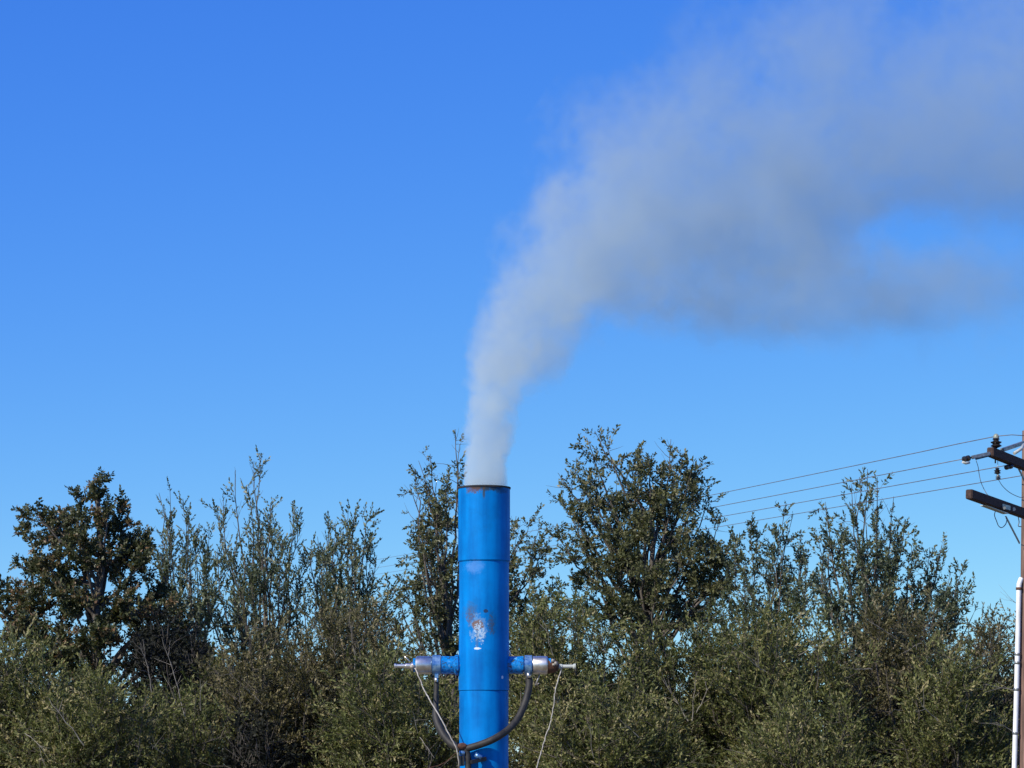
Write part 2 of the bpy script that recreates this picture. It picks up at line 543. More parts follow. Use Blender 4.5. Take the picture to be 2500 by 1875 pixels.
# far wood beyond the shrubs: one mass
def far_wood():
    rg = np.random.default_rng(77)
    n = 9000
    x = rg.uniform(-34, 34, n)
    y = 120 + rg.uniform(-4, 5, n)
    def top(xx):
        return 5.6 + 0.8 * np.sin(xx * 0.5 + 1) + 0.5 * np.sin(xx * 1.3) + 0.3 * np.sin(xx * 3.1 + 2)
    z = top(x) * rg.random(n) ** 0.75
    sp = [make_sprig(rg, 11, 0.7, 0.26, 0.14, 0.9) for _ in range(5)]
    pos = np.stack([x, y, z], 1)
    dr = nrm(rg.normal(size=(n, 3)) + UP * 0.8)
    o = crown_mesh('distant_wood', rg, pos, dr, rg.uniform(0.8, 1.3, n), np.clip(rg.normal(0.35, 0.15, n), 0, 0.85), sp, LM_olive, None)
    tag(o, 'low dark band of distant woodland behind all the shrubs', 'woodland', kind='stuff')
far_wood()

TG, SG = 'trees rising above the brush', 'dense shrubs along the bottom of the view'
# --- the trees whose tops stand against the sky
plant('leafy_tree', 'dark leafy tree with black trunk and brown dead leaves, leftmost tree', 'tree', TG, 248, 52,
      [(240, 1172, 0, 1.0), (190, 1180, 0.2, .8), (300, 1215, .3, .8), (265, 1200, -.4, .8), (60, 1235, .2, 1.0), (90, 1225, -.3, .5),
       (140, 1265, .5, 1.0), (200, 1290, -.7, 1.0), (340, 1290, .3, 1.1), (365, 1335, -.3, 1.1), (40, 1355, .4, 1.1), (90, 1330, -.6, 1.1), (310, 1320, .8, 1),
       (10, 1410, .6, 1.2), (-60, 1420, .2, 1.2), (120, 1400, .9, 1.1), (380, 1430, .6, 1.2), (420, 1450, -.4, 1.1), (180, 1420, -1.1, 1.2), (300, 1440, -1.1, 1.2),
       (-80, 1500, -.5, 1.3), (60, 1500, -1.3, 1.3), (450, 1510, .3, 1.0), (240, 1520, -1.4, 1.2), (350, 1530, 1.2, 1.2), (130, 1540, 1.2, 1.2)],
      S_oak, 3300, 11, trunk_r=0.13, trunk_to=(238, 1215), tmin=0.35, zmin=2.2)
plant('upright_tree', 'sparse tree with bare upright shoots against the sky, tallest left of the stack', 'tree', TG, 640, 54,
      [(635, 1114, 0, .35), (620, 1125, .2, .3), (575, 1148, -.2, .4), (605, 1190, .3, .8), (545, 1222, .1, .7), (660, 1230, -.2, .9), (665, 1235, .4, .8), (715, 1245, .1, .7), (725, 1265, .3, .7),
       (530, 1240, .5, .8), (690, 1330, -.5, 1.2), (580, 1310, -.6, 1.2), (530, 1340, .2, 1.1), (640, 1300, .6, 1.2), (740, 1370, .5, 1.2), (490, 1400, .3, 1.2), (610, 1400, -.8, 1.3), (560, 1440, .8, 1.2), (700, 1440, .8, 1.2), (470, 1500, .3, 1.2)],
      S_up, 1150, 12, trunk_r=0.08, tmin=0.25, zmin=1.8)
plant('upright_tree', 'thin wispy tree with a forked bare tip beside the leftmost dark tree', 'tree', TG, 455, 55,
      [(388, 1203, 0, .15), (415, 1190, .1, .2), (445, 1228, .1, .5), (412, 1280, .2, .9), (460, 1265, -.2, .8), (510, 1295, .1, .6), (480, 1300, .3, .9), (400, 1355, -.2, 1.1), (395, 1330, .3, .7), (500, 1350, .1, 1.1), (440, 1370, .5, 1.2),
       (520, 1430, .3, 1.2), (420, 1440, -.5, 1.2), (470, 1450, .6, 1.2), (380, 1480, .4, 1.2)],
      S_up, 900, 13, trunk_r=0.06, tmin=0.25, zmin=1.8)
plant('upright_tree', 'bushy pointed tree with clustered tips just left of the power lines gap', 'tree', TG, 845, 54,
      [(850, 1248, 0, .5), (865, 1255, .2, .7), (895, 1263, .1, .7), (803, 1275, .2, .6), (820, 1285, -.2, .7), (775, 1310, .2, .8), (760, 1335, 0, .8), (905, 1320, .3, 1.1), (870, 1330, -.3, 1.2), (835, 1330, .4, 1.2),
       (920, 1355, .2, .9), (790, 1360, -.5, 1.2), (950, 1445, .4, 1.0), (975, 1500, .2, .9), (860, 1420, -.8, 1.3), (780, 1430, .7, 1.2), (930, 1480, -.3, 1.2), (740, 1440, -.3, 1.2), (985, 1530, .5, 1.0)],
      S_up, 1150, 14, trunk_r=0.07, tmin=0.25, zmin=1.8)
plant('leafy_tree', 'tall open tree rising directly behind the blue stack', 'tree', TG, 1130, 53,
      [(1050, 1088, 0, .5), (1022, 1105, .1, .4), (1112, 1048, .2, .18), (1122, 1085, -.2, .3), (1000, 1185, .1, .35), (1013, 1145, -.3, .3), (1068, 1140, .3, .9), (1095, 1150, -.3, .9), (1035, 1240, .1, .9), (1010, 1255, .3, .7), (1015, 1290, -.3, .9),
       (1075, 1240, .5, 1.2), (1260, 1240, .2, .8), (1295, 1243, .1, .6), (1320, 1265, -.2, .9), (1275, 1290, .3, 1.1), (1340, 1310, .1, 1.0), (1240, 1330, -.4, 1.1), (1050, 1330, -.5, 1.2), (985, 1400, .2, .9), (960, 1420, .1, .8), (1020, 1390, .5, 1.1), (1300, 1380, .5, 1.1), (1360, 1400, .2, 1.0), (1100, 1400, .8, 1.2), (1260, 1440, .6, 1.1), (1010, 1470, -.6, 1.1), (1320, 1470, -.7, 1.0), (1380, 1480, .2, 1.0)],
      S_oak2, 1500, 15, trunk_r=0.10, tmin=0.3, zmin=1.8)
plant('leafy_tree', 'bushy twin-topped tree right of the stack, tallest of the right side', 'tree', TG, 1590, 54,
      [(1452, 1052, 0, .25), (1433, 1070, .1, .35), (1478, 1085, -.1, .35), (1362, 1135, .1, .5), (1400, 1120, .3, .8), (1440, 1120, .3, .9), (1385, 1200, -.1, .8), (1372, 1205, .2, .6), (1430, 1180, -.3, .8),
       (1555, 1085, .1, .7), (1585, 1092, -.2, .8), (1638, 1072, .1, .25), (1665, 1085, .1, .5), (1710, 1110, .2, .6), (1690, 1125, -.1, .6), (1620, 1120, .2, .9), (1560, 1155, -.3, 1.0), (1690, 1150, .3, .9), (1640, 1180, -.2, 1.1),
       (1720, 1170, .1, .4), (1730, 1195, .3, .4), (1765, 1245, .2, .4), (1795, 1300, .1, .9), (1810, 1345, -.2, 1.0), (1780, 1395, .4, 1.1), (1480, 1205, .2, .9), (1530, 1215, .1, 1.1), (1600, 1200, .6, 1.2), (1580, 1260, -.7, 1.3), (1690, 1260, -.5, 1.2), (1480, 1270, -.5, 1.2), (1420, 1280, .4, 1.0), (1360, 1290, .2, .8), (1640, 1290, .7, 1.2), (1530, 1330, .8, 1.2), (1740, 1290, .2, 1.0), (1760, 1330, -.3, 1.1), (1450, 1360, -.3, 1.1), (1600, 1380, -1, 1.2), (1700, 1390, .6, 1.1), (1400, 1400, .3, 1.0), (1500, 1440, .6, 1.0), (1620, 1460, .8, 1.0)],
      S_oak2, 2600, 16, trunk_r=0.11, tmin=0.35, zmin=1.8, trunk_to=(1590, 1240))
plant('leafy_tree', 'small grey-green tree below the power lines between two taller trees', 'tree', TG, 1850, 53,
      [(1918, 1213, 0, .5), (1935, 1240, .2, .7), (1955, 1275, .1, .9), (1835, 1255, .1, .6), (1850, 1275, .2, .8), (1900, 1265, -.2, .9), (1960, 1330, .3, .9), (1795, 1290, .1, .5), (1880, 1330, .3, 1.1), (1820, 1350, -.3, 1.1), (1965, 1345, -.2, .8), (1910, 1380, .5, 1.2), (1780, 1380, .4, 1.1), (1930, 1430, -.4, 1.0), (1850, 1430, .7, 1.2), (1760, 1450, -.3, 1.1), (1880, 1480, -.6, 1.2)],
      S_grey, 950, 17, trunk_r=0.07, tmin=0.3, zmin=1.8)
plant('leafy_tree', 'spreading tree with a pointed bare top crossing the power lines', 'tree', TG, 2140, 51,
      [(2118, 1145, 0, .15), (2098, 1165, .1, .3), (2078, 1182, .2, .3), (2142, 1165, -.1, .3), (2015, 1225, .1, .3), (2182, 1212, .1, .3), (2105, 1210, .2, .9), (2140, 1240, -.2, .9), (2208, 1250, .1, .6), (2190, 1255, .3, .9), (2015, 1260, .2, .9), (1995, 1290, .1, .6), (2060, 1250, -.3, .9), (2160, 1290, .4, 1.1),
       (2270, 1315, .1, .5), (2300, 1310, .2, .5), (2225, 1310, -.2, .6), (2290, 1350, .2, .8), (2350, 1365, .1, .6), (2320, 1380, -.3, 1.0), (2355, 1415, .2, .9), (2380, 1420, .1, .3), (2385, 1480, .1, .12), (2260, 1380, .4, 1.1), (2060, 1330, .3, 1.2), (2110, 1330, -.6, 1.2), (2180, 1370, -.5, 1.2), (2000, 1390, .3, 1.1), (1960, 1420, -.2, 1.1), (2300, 1450, -.5, 1.1), (2080, 1430, .7, 1.2), (2220, 1450, .7, 1.1), (2340, 1460, .5, 1.0), (2020, 1460, -.7, 1.1), (2140, 1470, -.9, 1.2)],
      S_grey, 1900, 18, trunk_r=0.09, tmin=0.3, zmin=1.8)

# --- the brush in front
def dome(rg, cx, w, top, bot, n, depth, inner=0.5, dxy=0):
    L = []
    for i in range(n):
        if rg.random() < inner:
            k = rg.uniform(0.35, 0.9)
        else:
            k = rg.uniform(0.9, 1.05)
        a = rg.uniform(-1, 1)
        x = cx + a * w * k
        y = bot - (bot - top) * math.sqrt(max(0.0, 1 - a * a * 0.92)) * k + rg.normal(0, 12)
        L.append((x, y, rg.uniform(-1, 1) * depth * math.sqrt(max(0.05, 1 - a * a)), 1.0))
    return L

shrubs = [  # label, centre px, distance, half width px, top py, style, sprigs, tint
    ('olive fine-leaved shrub in the bottom left corner', 60, 46, 190, 1555, S_bush, 2300, .42),
    ('shrub with one long pale bare stem below the leftmost dark tree', 250, 44, 190, 1640, S_bush, 2400, .45),
    ('shadowy low shrub with upright pale stems in front of the shade-coloured gap shrub', 470, 45, 150, 1690, S_bush, 1300, .34),
    ('rounded brownish shrub below the sparse upright tree', 640, 46.5, 210, 1520, S_brush, 2500, .40),
    ('tall brown-green shrub with a thin pale trunk, below the bushy pointed tree', 850, 47, 190, 1475, S_brush, 2600, .38),
    ('olive shrub directly left of the stack beneath the left burner', 980, 43.5, 170, 1590, S_bush, 2200, .44),
    ('yellow-green shrub directly right of the stack behind the right burner', 1380, 45, 200, 1450, S_bush, 2800, .48),
    ('low shrub with scattered dry tips, bottom centre right of the stack', 1500, 43, 200, 1640, S_bush, 2300, .44),
    ('dark shrub with grey forked stems in its middle, below the twin-topped tree', 1680, 46, 210, 1480, S_bush, 2900, .40),
    ('broad olive shrub mass below the small grey-green tree', 1900, 45, 220, 1490, S_bush, 3000, .45),
    ('low shrub at the bottom edge between the broad olive and brown shrubs', 1960, 42.5, 190, 1700, S_bush, 1800, .44),
    ('brownish twiggy shrub below the spreading tree', 2200, 46.5, 210, 1480, S_brush, 2700, .44),
    ('olive shrub with a long pale branch, left of the utility pole', 2330, 43.5, 170, 1600, S_bush, 2200, .42),
    ('reddish brown shrub behind the utility pole in the right corner', 2470, 48, 170, 1490, S_brush, 2000, .44),
]
shrubs += [  # shrubs added to darken the gaps; their shade is leaf colour
    ('added shrub with near-black leaf colour standing in for shade, in the gap right of the leftmost dark tree', 405, 48.5, 110, 1485, S_gapshade, 1700, .12),
    ('added shrub with shade put into its leaf colour, deep in the brush below the small grey-green tree', 1790, 46.0, 120, 1640, S_gapshade, 1300, .15),
    ('added shrub with shade put into its leaf colour, deep in the brush just left of the utility pole', 2410, 45.5, 90, 1640, S_gapshade, 1000, .15),
    ('small added shrub with shade put into its leaf colour, at the bottom left below the sparse upright tree', 625, 44.0, 60, 1745, S_gapshade, 600, .12),
]
BARE = {
    0: [(210, 1800, -1.5, 120, 1725, -1.6, .010)],
    1: [(205, 1820, -1.9, 120, 1705, -1.9, .016), (60, 1790, -1.7, 110, 1830, -1.7, .010), (235, 1790, -1.9, 222, 1760, -1.9, .009), (400, 1840, -1.9, 365, 1812, -1.9, .010)],
    2: [(455, 1760, -1.6, 395, 1555, -1.6, .013), (370, 1690, -1.5, 343, 1570, -1.5, .012), (490, 1735, -1.5, 488, 1660, -1.5, .010), (430, 1720, -1.6, 410, 1660, -1.6, .010)],
    3: [(560, 1860, -1.9, 555, 1750, -1.9, .010), (780, 1835, -1.7, 742, 1790, -1.7, .012), (640, 1720, -1.7, 560, 1640, -1.7, .009), (520, 1840, -1.8, 515, 1770, -1.8, .010)],
    4: [(865, 1640, -1.9, 855, 1500, -1.9, .014), (900, 1700, -1.8, 870, 1560, -1.8, .010), (820, 1600, -1.8, 760, 1530, -1.8, .010)],
    5: [(1020, 1790, -1.7, 1010, 1750, -1.7, .009), (1025, 1800, -1.7, 1060, 1850, -1.7, .010)],
    6: [(1350, 1600, -1.8, 1330, 1520, -1.8, .010), (1500, 1640, -1.9, 1470, 1560, -1.9, .009)],
    7: [(1560, 1800, -1.9, 1500, 1740, -1.9, .010), (1450, 1850, -1.9, 1440, 1770, -1.9, .009)],
    8: [(1680, 1760, -1.9, 1615, 1640, -1.9, .016), (1690, 1760, -1.9, 1700, 1640, -1.9, .015), (1670, 1740, -1.9, 1640, 1690, -1.9, .013), (1700, 1740, -1.9, 1740, 1660, -1.9, .013), (1850, 1800, -1.9, 1800, 1775, -1.9, .011)],
    9: [(2130, 1634, -2.0, 2075, 1632, -2.0, .011), (1870, 1640, -2.0, 1830, 1610, -2.0, .010), (1950, 1600, -2.0, 2030, 1560, -2.0, .009)],
    11: [(2190, 1560, -1.9, 2130, 1520, -1.9, .011), (2260, 1740, -1.9, 2180, 1730, -1.9, .013), (2250, 1570, -1.8, 2210, 1590, -1.8, .010)],
    12: [(2500, 1688, -1.6, 2400, 1670, -1.6, .014), (2290, 1760, -1.7, 2250, 1720, -1.7, .012), (2470, 1785, -1.6, 2430, 1762, -1.6, .012)],
    13: [(2490, 1480, -.5, 2462, 1455, -.5, .008)],
}
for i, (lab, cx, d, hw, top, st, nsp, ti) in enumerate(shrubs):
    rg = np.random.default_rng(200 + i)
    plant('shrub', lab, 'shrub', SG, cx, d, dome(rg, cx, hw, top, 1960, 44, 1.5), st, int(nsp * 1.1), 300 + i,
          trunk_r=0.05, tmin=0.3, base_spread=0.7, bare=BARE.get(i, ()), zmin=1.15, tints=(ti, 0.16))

# ================================================================== SMOKE STACK
DS = 23.0
K = DS / FPX                               # metres per pixel at the stack
rim = P(1183.5, 1191, DS)
SX, SZ = P(1182, 1191, DS).x, rim.z
RS = 61.0 * K
def zs(py):
    return P(1182, py, DS).z

def stack_paint():
    m, t, bs, out = mat_new('chipped_blue_paint')
    tc = node(t, 'ShaderNodeTexCoord')
    sp = node(t, 'ShaderNodeSeparateXYZ'); t.links.new(tc.outputs['Object'], sp.inputs[0])
    n1 = node(t, 'ShaderNodeTexNoise', i_Scale=3.2, i_Detail=6.0, i_Roughness=0.6); t.links.new(tc.outputs['Object'], n1.inputs['Vector'])
    n2 = node(t, 'ShaderNodeTexNoise', i_Scale=26.0, i_Detail=5.0, i_Roughness=0.7); t.links.new(tc.outputs['Object'], n2.inputs['Vector'])
    mp = node(t, 'ShaderNodeMapping'); mp.inputs['Scale'].default_value = (16, 16, 1.4)
    t.links.new(tc.outputs['Object'], mp.inputs[0])
    n3 = node(t, 'ShaderNodeTexNoise', i_Scale=1.0, i_Detail=4.0); t.links.new(mp.outputs[0], n3.inputs['Vector'])
    n4 = node(t, 'ShaderNodeTexNoise', i_Scale=60.0, i_Detail=3.0, i_Roughness=0.6); t.links.new(tc.outputs['Object'], n4.inputs['Vector'])
    n5 = node(t, 'ShaderNodeTexNoise', i_Scale=7.0, i_Detail=7.0, i_Roughness=0.72); t.links.new(tc.outputs['Object'], n5.inputs['Vector'])
    base = ramp(t, [(0.30, (0.000, 0.140, 0.44)), (0.5, (0.000, 0.190, 0.56)), (0.70, (0.000, 0.222, 0.64))])
    t.links.new(n1.outputs[0], base.inputs[0])
    st = ramp(t, [(0.36, (0.70, 0.80, 0.86)), (0.5, (0.95, 0.97, 0.98)), (0.64, (1.0, 1.10, 1.08))]); t.links.new(n3.outputs[0], st.inputs[0])
    g = node(t, 'ShaderNodeMix'); g.data_type = 'RGBA'; g.blend_type = 'MULTIPLY'; g.inputs[0].default_value = 1.0
    t.links.new(base.outputs[0], g.inputs[6]); t.links.new(st.outputs[0], g.inputs[7])
    col = g.outputs[2]
    def spot(px, py, rx, rz, amp=1.0, nz=n2, k=1.4):
        """soft elliptical mask broken up by noise; works on the side facing -Y"""
        x0 = (px - 1182) * K + SX; z0 = zs(py)
        dx = math_n(t, 'DIVIDE', math_n(t, 'SUBTRACT', sp.outputs[0], x0), rx * K)
        dz = math_n(t, 'DIVIDE', math_n(t, 'SUBTRACT', sp.outputs[2], z0), rz * K)
        r2 = math_n(t, 'ADD', math_n(t, 'MULTIPLY', dx, dx), math_n(t, 'MULTIPLY', dz, dz))
        v = math_n(t, 'SUBTRACT', 1.0, r2)
        v = math_n(t, 'ADD', v, math_n(t, 'MULTIPLY', math_n(t, 'SUBTRACT', nz.outputs[0], 0.5), k * 2))
        front = math_n(t, 'LESS_THAN', sp.outputs[1], DS)
        v = math_n(t, 'MULTIPLY', math_n(t, 'MULTIPLY', v, amp, clamp=True), front)
        return v
    def sharp(v, a=0.35, b=0.55):
        n = node(t, 'ShaderNodeMapRange'); n.inputs['From Min'].default_value = a; n.inputs['From Max'].default_value = b
        t.links.new(v, n.inputs['Value']); return n.outputs[0]
    # chalky pale rub below the upper joint
    col = mixc(t, math_n(t, 'MULTIPLY', sharp(spot(1160, 1388, 28, 20, 1, n2, 1.4), 0.0, 1.2), 0.34), col, (0.22, 0.42, 0.80))
    # old grey-brown smears round the bare patch
    col = mixc(t, math_n(t, 'MULTIPLY', sharp(spot(1150, 1497, 20, 28, 1, n2, 1.6), 0.0, 1.0), 0.55), col, (0.055, 0.10, 0.16))
    col = mixc(t, math_n(t, 'MULTIPLY', sharp(spot(1203, 1522, 13, 34, 1, n2, 1.6), 0.0, 1.0), 0.55), col, (0.01, 0.07, 0.16))
    # bare primer and flaking
    col = mixc(t, sharp(spot(1170, 1535, 25, 42, 1, n2, 2.0), 0.42, 0.56), col, (0.10, 0.27, 0.54))
    col = mixc(t, sharp(spot(1168, 1530, 18, 17, 1, n2, 1.0), 0.36, 0.55), col, (0.20, 0.13, 0.11))
    col = mixc(t, sharp(spot(1187, 1495, 7, 6, 1, n2, 0.6), 0.3, 0.6), col, (0.02, 0.05, 0.12))
    col = mixc(t, sharp(spot(1172, 1548, 18, 36, 1, n4, 2.2), 0.68, 0.78), col, (0.36, 0.50, 0.66))
    col = mixc(t, math_n(t, 'MULTIPLY', sharp(spot(1166, 1560, 5, 40, 1, n2, 0.9), 0.1, 0.9), 0.45), col, (0.10, 0.12, 0.16))
    # grime and fading over the whole pipe
    col = mixc(t, math_n(t, 'MULTIPLY', sharp(n5.outputs[0], 0.52, 0.75), 0.35), col, (0.004, 0.085, 0.24))
    # chips
    col = mixc(t, sharp(spot(1168, 1586, 11, 4, 1, n2, 1.0), 0.4, 0.5), col, (0.62, 0.72, 0.80))
    col = mixc(t, sharp(spot(1227, 1655, 3, 5, 1, n2, 0.6), 0.3, 0.5), col, (0.60, 0.70, 0.80))
    # rust and soot run down from the rim
    col = mixc(t, math_n(t, 'MULTIPLY', sharp(spot(1184, 1192, 52, 15, 1, n2, 1.3), 0.1, 0.7), 0.9), col, (0.035, 0.045, 0.045))
    col = mixc(t, math_n(t, 'MULTIPLY', sharp(spot(1182, 1205, 4, 22, 1, n2, 0.8), 0.1, 0.7), 0.8), col, (0.05, 0.06, 0.05))
    col = mixc(t, math_n(t, 'MULTIPLY', sharp(spot(1222, 1200, 22, 12, 1, n2, 1.2), 0.2, 0.7), 0.6), col, (0.02, 0.05, 0.08))
    # rust bleeding at the worn rim and round the bare patch
    col = mixc(t, math_n(t, 'MULTIPLY', sharp(spot(1160, 1200, 30, 14, 1, n4, 1.6), 0.45, 0.8), 0.7), col, (0.13, 0.06, 0.025))
    col = mixc(t, math_n(t, 'MULTIPLY', sharp(spot(1150, 1510, 16, 30, 1, n4, 1.6), 0.5, 0.9), 0.55), col, (0.12, 0.07, 0.04))
    col = mixc(t, math_n(t, 'MULTIPLY', sharp(spot(1200, 1530, 12, 34, 1, n4, 1.6), 0.5, 0.9), 0.55), col, (0.07, 0.06, 0.04))
    # thin scattered scuffs
    sc2 = ramp(t, [(0.70, 0.0), (0.76, 1.0)]); t.links.new(n2.outputs[0], sc2.inputs[0])
    col = mixc(t, math_n(t, 'MULTIPLY', sc2.outputs[0], 0.30), col, (0.02, 0.24, 0.60))
    ru = ramp(t, [(0.71, 0.0), (0.755, 1.0)]); t.links.new(n4.outputs[0], ru.inputs[0])
    col = mixc(t, math_n(t, 'MULTIPLY', ru.outputs[0], sharp(n1.outputs[0], 0.5, 0.6)), col, (0.06, 0.045, 0.04))
    t.links.new(col, bs.inputs['Base Color'])
    bs.inputs['Roughness'].default_value = 0.55
    bs.inputs['Specular IOR Level'].default_value = 0.10
    b = node(t, 'ShaderNodeBump', i_Strength=0.25, i_Distance=0.006)
    t.links.new(n1.outputs[0], b.inputs['Height']); t.links.new(b.outputs[0], bs.inputs['Normal'])
    return m
M_blue = stack_paint()

def worn_blue():
    m, t, bs, out = mat_new('flaking_blue_paint_on_iron')
    tc = node(t, 'ShaderNodeTexCoord')
    n = node(t, 'ShaderNodeTexNoise', i_Scale=38.0, i_Detail=6.0, i_Roughness=0.7); t.links.new(tc.outputs['Object'], n.inputs['Vector'])
    r = ramp(t, [(0.40, (0.03, 0.05, 0.05)), (0.46, (0.000, 0.16, 0.50)), (0.57, (0.000, 0.24, 0.62)), (0.66, (0.25, 0.42, 0.55))])
    t.links.new(n.outputs[0], r.inputs[0]); t.links.new(r.outputs[0], bs.inputs['Base Color'])
    bs.inputs['Roughness'].default_value = 0.32
    b = node(t, 'ShaderNodeBump', i_Strength=0.35, i_Distance=0.004)
    t.links.new(n.outputs[0], b.inputs['Height']); t.links.new(b.outputs[0], bs.inputs['Normal'])
    return m
M_wblue = worn_blue()

stack = tag(empty('smoke_stack', (SX, DS, 0.0)), 'tall blue painted steel smoke stack with chipped paint and two side burners', 'smoke stack')
TH = 0.010
def section(py0, py1, dr, name='pipe_section', lip=False):
    z0 = zs(py0) if py0 is not None else 0.02
    z1 = zs(py1)
    r = RS + dr
    # thin wall, open both ends
    prof = [(z0, r - TH), (z0, r), (z1, r), (z1, r - TH)]
    return lathe(name, prof, (SX, DS, 0), (0, 0, 1), M_blue, stack, 64, closed=True)
section(1370, 1193, 0.008)
section(1587, 1371, 0.0)
section(1686, 1587, 0.0010)
section(None, 1687, -0.0045)
lathe('rim_band', [(zs(1194), RS - TH), (zs(1194), RS + 0.0135), (zs(1190), RS + 0.0135), (zs(1190), RS - TH)], (SX, DS, 0), (0, 0, 1), M_soot, stack, 64, closed=True)
lathe('weld_seam', [(zs(1372) + 0.000, RS - 0.004), (zs(1372), RS + 0.0055), (zs(1370.6), RS + 0.0075), (zs(1370.6), RS - 0.004)], (SX, DS, 0), (0, 0, 1), M_blue, stack, 48, closed=True)
lathe('base_plate', [(-0.02, RS - TH), (-0.02, RS + 0.14), (0.018, RS + 0.14), (0.018, RS - TH)], (SX, DS, 0), (0, 0, 1), M_blue, stack, 48, closed=True)
lathe('soot_liner', [(zs(1500), RS - 0.016), (zs(1500), RS - 0.0115), (zs(1197), RS - 0.0115), (zs(1197), RS - 0.016)], (SX, DS, 0), (0, 0, 1), M_soot, stack, 48, closed=True)

YB = 1624.0
def burner(side):
    ax = Vector((side, 0, 0))
    z = zs(YB)
    c = (SX, DS, z)
    xx = lambda px: abs(px - 1182) * K
    lb = 'flaking blue burner on the %s side with a steel barrel' % ('left' if side < 0 else 'right')
    if side < 0:
        body = lathe('burner', [(RS - 0.03, 21 * K), (xx(1078), 22 * K), (xx(1078), 17 * K), (xx(1010), 17 * K)], c, ax, M_wblue, stack, 28)
        body['label'] = lb
        lathe('collar', [(xx(1077), 24.5 * K), (xx(1057), 24.5 * K)], c, ax, M_clamp, body, 28)
        lathe('barrel', [(xx(1055), 21 * K), (xx(1053), 22 * K), (xx(1020), 22 * K), (xx(1016), 19 * K)], c, ax, M_steel, body, 28)
        lathe('end_plug', [(xx(1016.5), 12 * K), (xx(1006), 11 * K), (xx(1004), 8 * K)], (c[0], c[1], c[2] - 3 * K), ax, M_steel, body, 16)
        lathe('nozzle_tip', [(xx(1006), 6.5 * K), (xx(992), 6.5 * K), (xx(991), 4.5 * K), (xx(970), 4.5 * K), (xx(968), 6 * K), (xx(964), 6 * K)], (c[0], c[1], c[2] - 1.5 * K), ax, M_steel, body, 14)
        tube('igniter_pin', [P(1000, 1614, DS - 0.02), P(988, 1603, DS - 0.03)], 1.8 * K, M_steel, body, 8)
        tube('terminal', [P(1001, 1627, DS - 0.05), P(1012, 1628, DS - 0.05)], 4.5 * K, M_lead, body, 10)
        lug = beam('clamp_lug', P(1066, 1644, DS - 0.03), P(1066, 1656, DS - 0.03), 9 * K, 9 * K, M_clamp, body, 0.002)
        tube('clamp_bolt', [P(1065, 1655, DS - 0.045), P(1065, 1665, DS - 0.045)], 4.5 * K, M_steel, body, 8)
        lathe('blue_boss', [(xx(1120), 25 * K), (xx(1113), 25 * K), (xx(1110), 21.5 * K)], c, ax, M_wblue, body, 28)
    else:
        body = lathe('burner', [(RS - 0.03, 21 * K), (xx(1278), 22 * K), (xx(1278), 17 * K), (xx(1345), 17 * K)], c, ax, M_wblue, stack, 28)
        body['label'] = lb
        lathe('collar', [(xx(1281), 24 * K), (xx(1299), 24 * K)], c, ax, M_clamp, body, 28)
        lathe('barrel', [(xx(1301), 21 * K), (xx(1303), 22 * K), (xx(1334), 22 * K), (xx(1337), 20 * K)], c, ax, M_steel, body, 28)
        lathe('rusty_end', [(xx(1336.5), 19 * K), (xx(1350), 17 * K), (xx(1362), 11 * K), (xx(1364), 8 * K)], (c[0], c[1], c[2] - 2 * K), ax, M_rust, body, 20)
        lathe('nozzle_tip', [(xx(1362), 6 * K), (xx(1372), 6 * K), (xx(1373), 4.5 * K), (xx(1398), 4.5 * K), (xx(1401), 7 * K), (xx(1405), 7 * K)], (c[0], c[1], c[2] - 3 * K), ax, M_insw, body, 14)
        for dx, dy, r_ in ((1347, 1612, 4), (1354, 1619, 4.5), (1349, 1622, 3)):
            tube('terminal', [P(dx, dy, DS - 0.06), P(dx + 6, dy + 1, DS - 0.065)], r_ * K, M_lead, body, 10)
        beam('clamp_lug', P(1290, 1643, DS - 0.03), P(1290, 1652, DS - 0.03), 9 * K, 9 * K, M_clamp, body, 0.002)
        tube('clamp_bolt', [P(1290, 1643, DS - 0.045), P(1291, 1655, DS - 0.045)], 5 * K, M_steel, body, 8)
        tube('igniter_pin', [P(1247, 1600, DS - 0.06), P(1243, 1588, DS - 0.08)], 1.6 * K, M_steel, body, 8)
        tube('drain_cock', [P(1318, 1646, DS), P(1306, 1675, DS - 0.03), P(1316, 1668, DS - 0.04)], 1.6 * K, M_lead, body, 8)
    return body
burner(-1)
burner(1)

# hoses, fittings and lead wires
FR = DS - RS - 0.035
h = tube('rubber_hose', smooth_path([P(1066, 1657, DS - 0.02), P(1065, 1690, DS - 0.03), P(1064, 1725, DS - 0.05), P(1065, 1752, DS - 0.08), P(1078, 1786, DS - 0.14), P(1100, 1814, DS - 0.19), P(1128, 1830, FR)]), [6 * K + 3.2 * K * min(1, max(0, (i - 12) / 14)) for i in range(49)], M_rubber, None, 12)
tag(h, 'black rubber hose hanging from the left burner to the tee fitting', 'hose', 'black hoses feeding the burners')
h = tube('rubber_hose', smooth_path([P(1291, 1654, DS - 0.02), P(1292, 1672, DS - 0.03), P(1285, 1706, DS - 0.05), P(1268, 1748, DS - 0.10), P(1242, 1780, DS - 0.17), P(1208, 1803, FR - 0.02), P(1172, 1818, FR - 0.02), P(1138, 1828, FR)]), 8.6 * K, M_rubber, None, 12)
tag(h, 'black rubber hose curving from the right burner across the front of the stack', 'hose', 'black hoses feeding the burners')
h = tag(empty('supply_hose', P(1141, 1900, FR)), 'black supply hose with brown tee fitting running down the lower front of the stack', 'hose', 'black hoses feeding the burners')
tube('hose', smooth_path([P(1136, 1828, FR), P(1142, 1845, FR), P(1143, 1875, FR), P(1141, 1930, FR - 0.01), P(1130, 2100, FR - 0.03), P(1100, 2340, FR - 0.2), P(900, 2375, FR - 0.4)]), 7.5 * K, M_rubber, h, 12)
bm = bmesh.new(); bmesh.ops.create_icosphere(bm, subdivisions=2, radius=1.0)
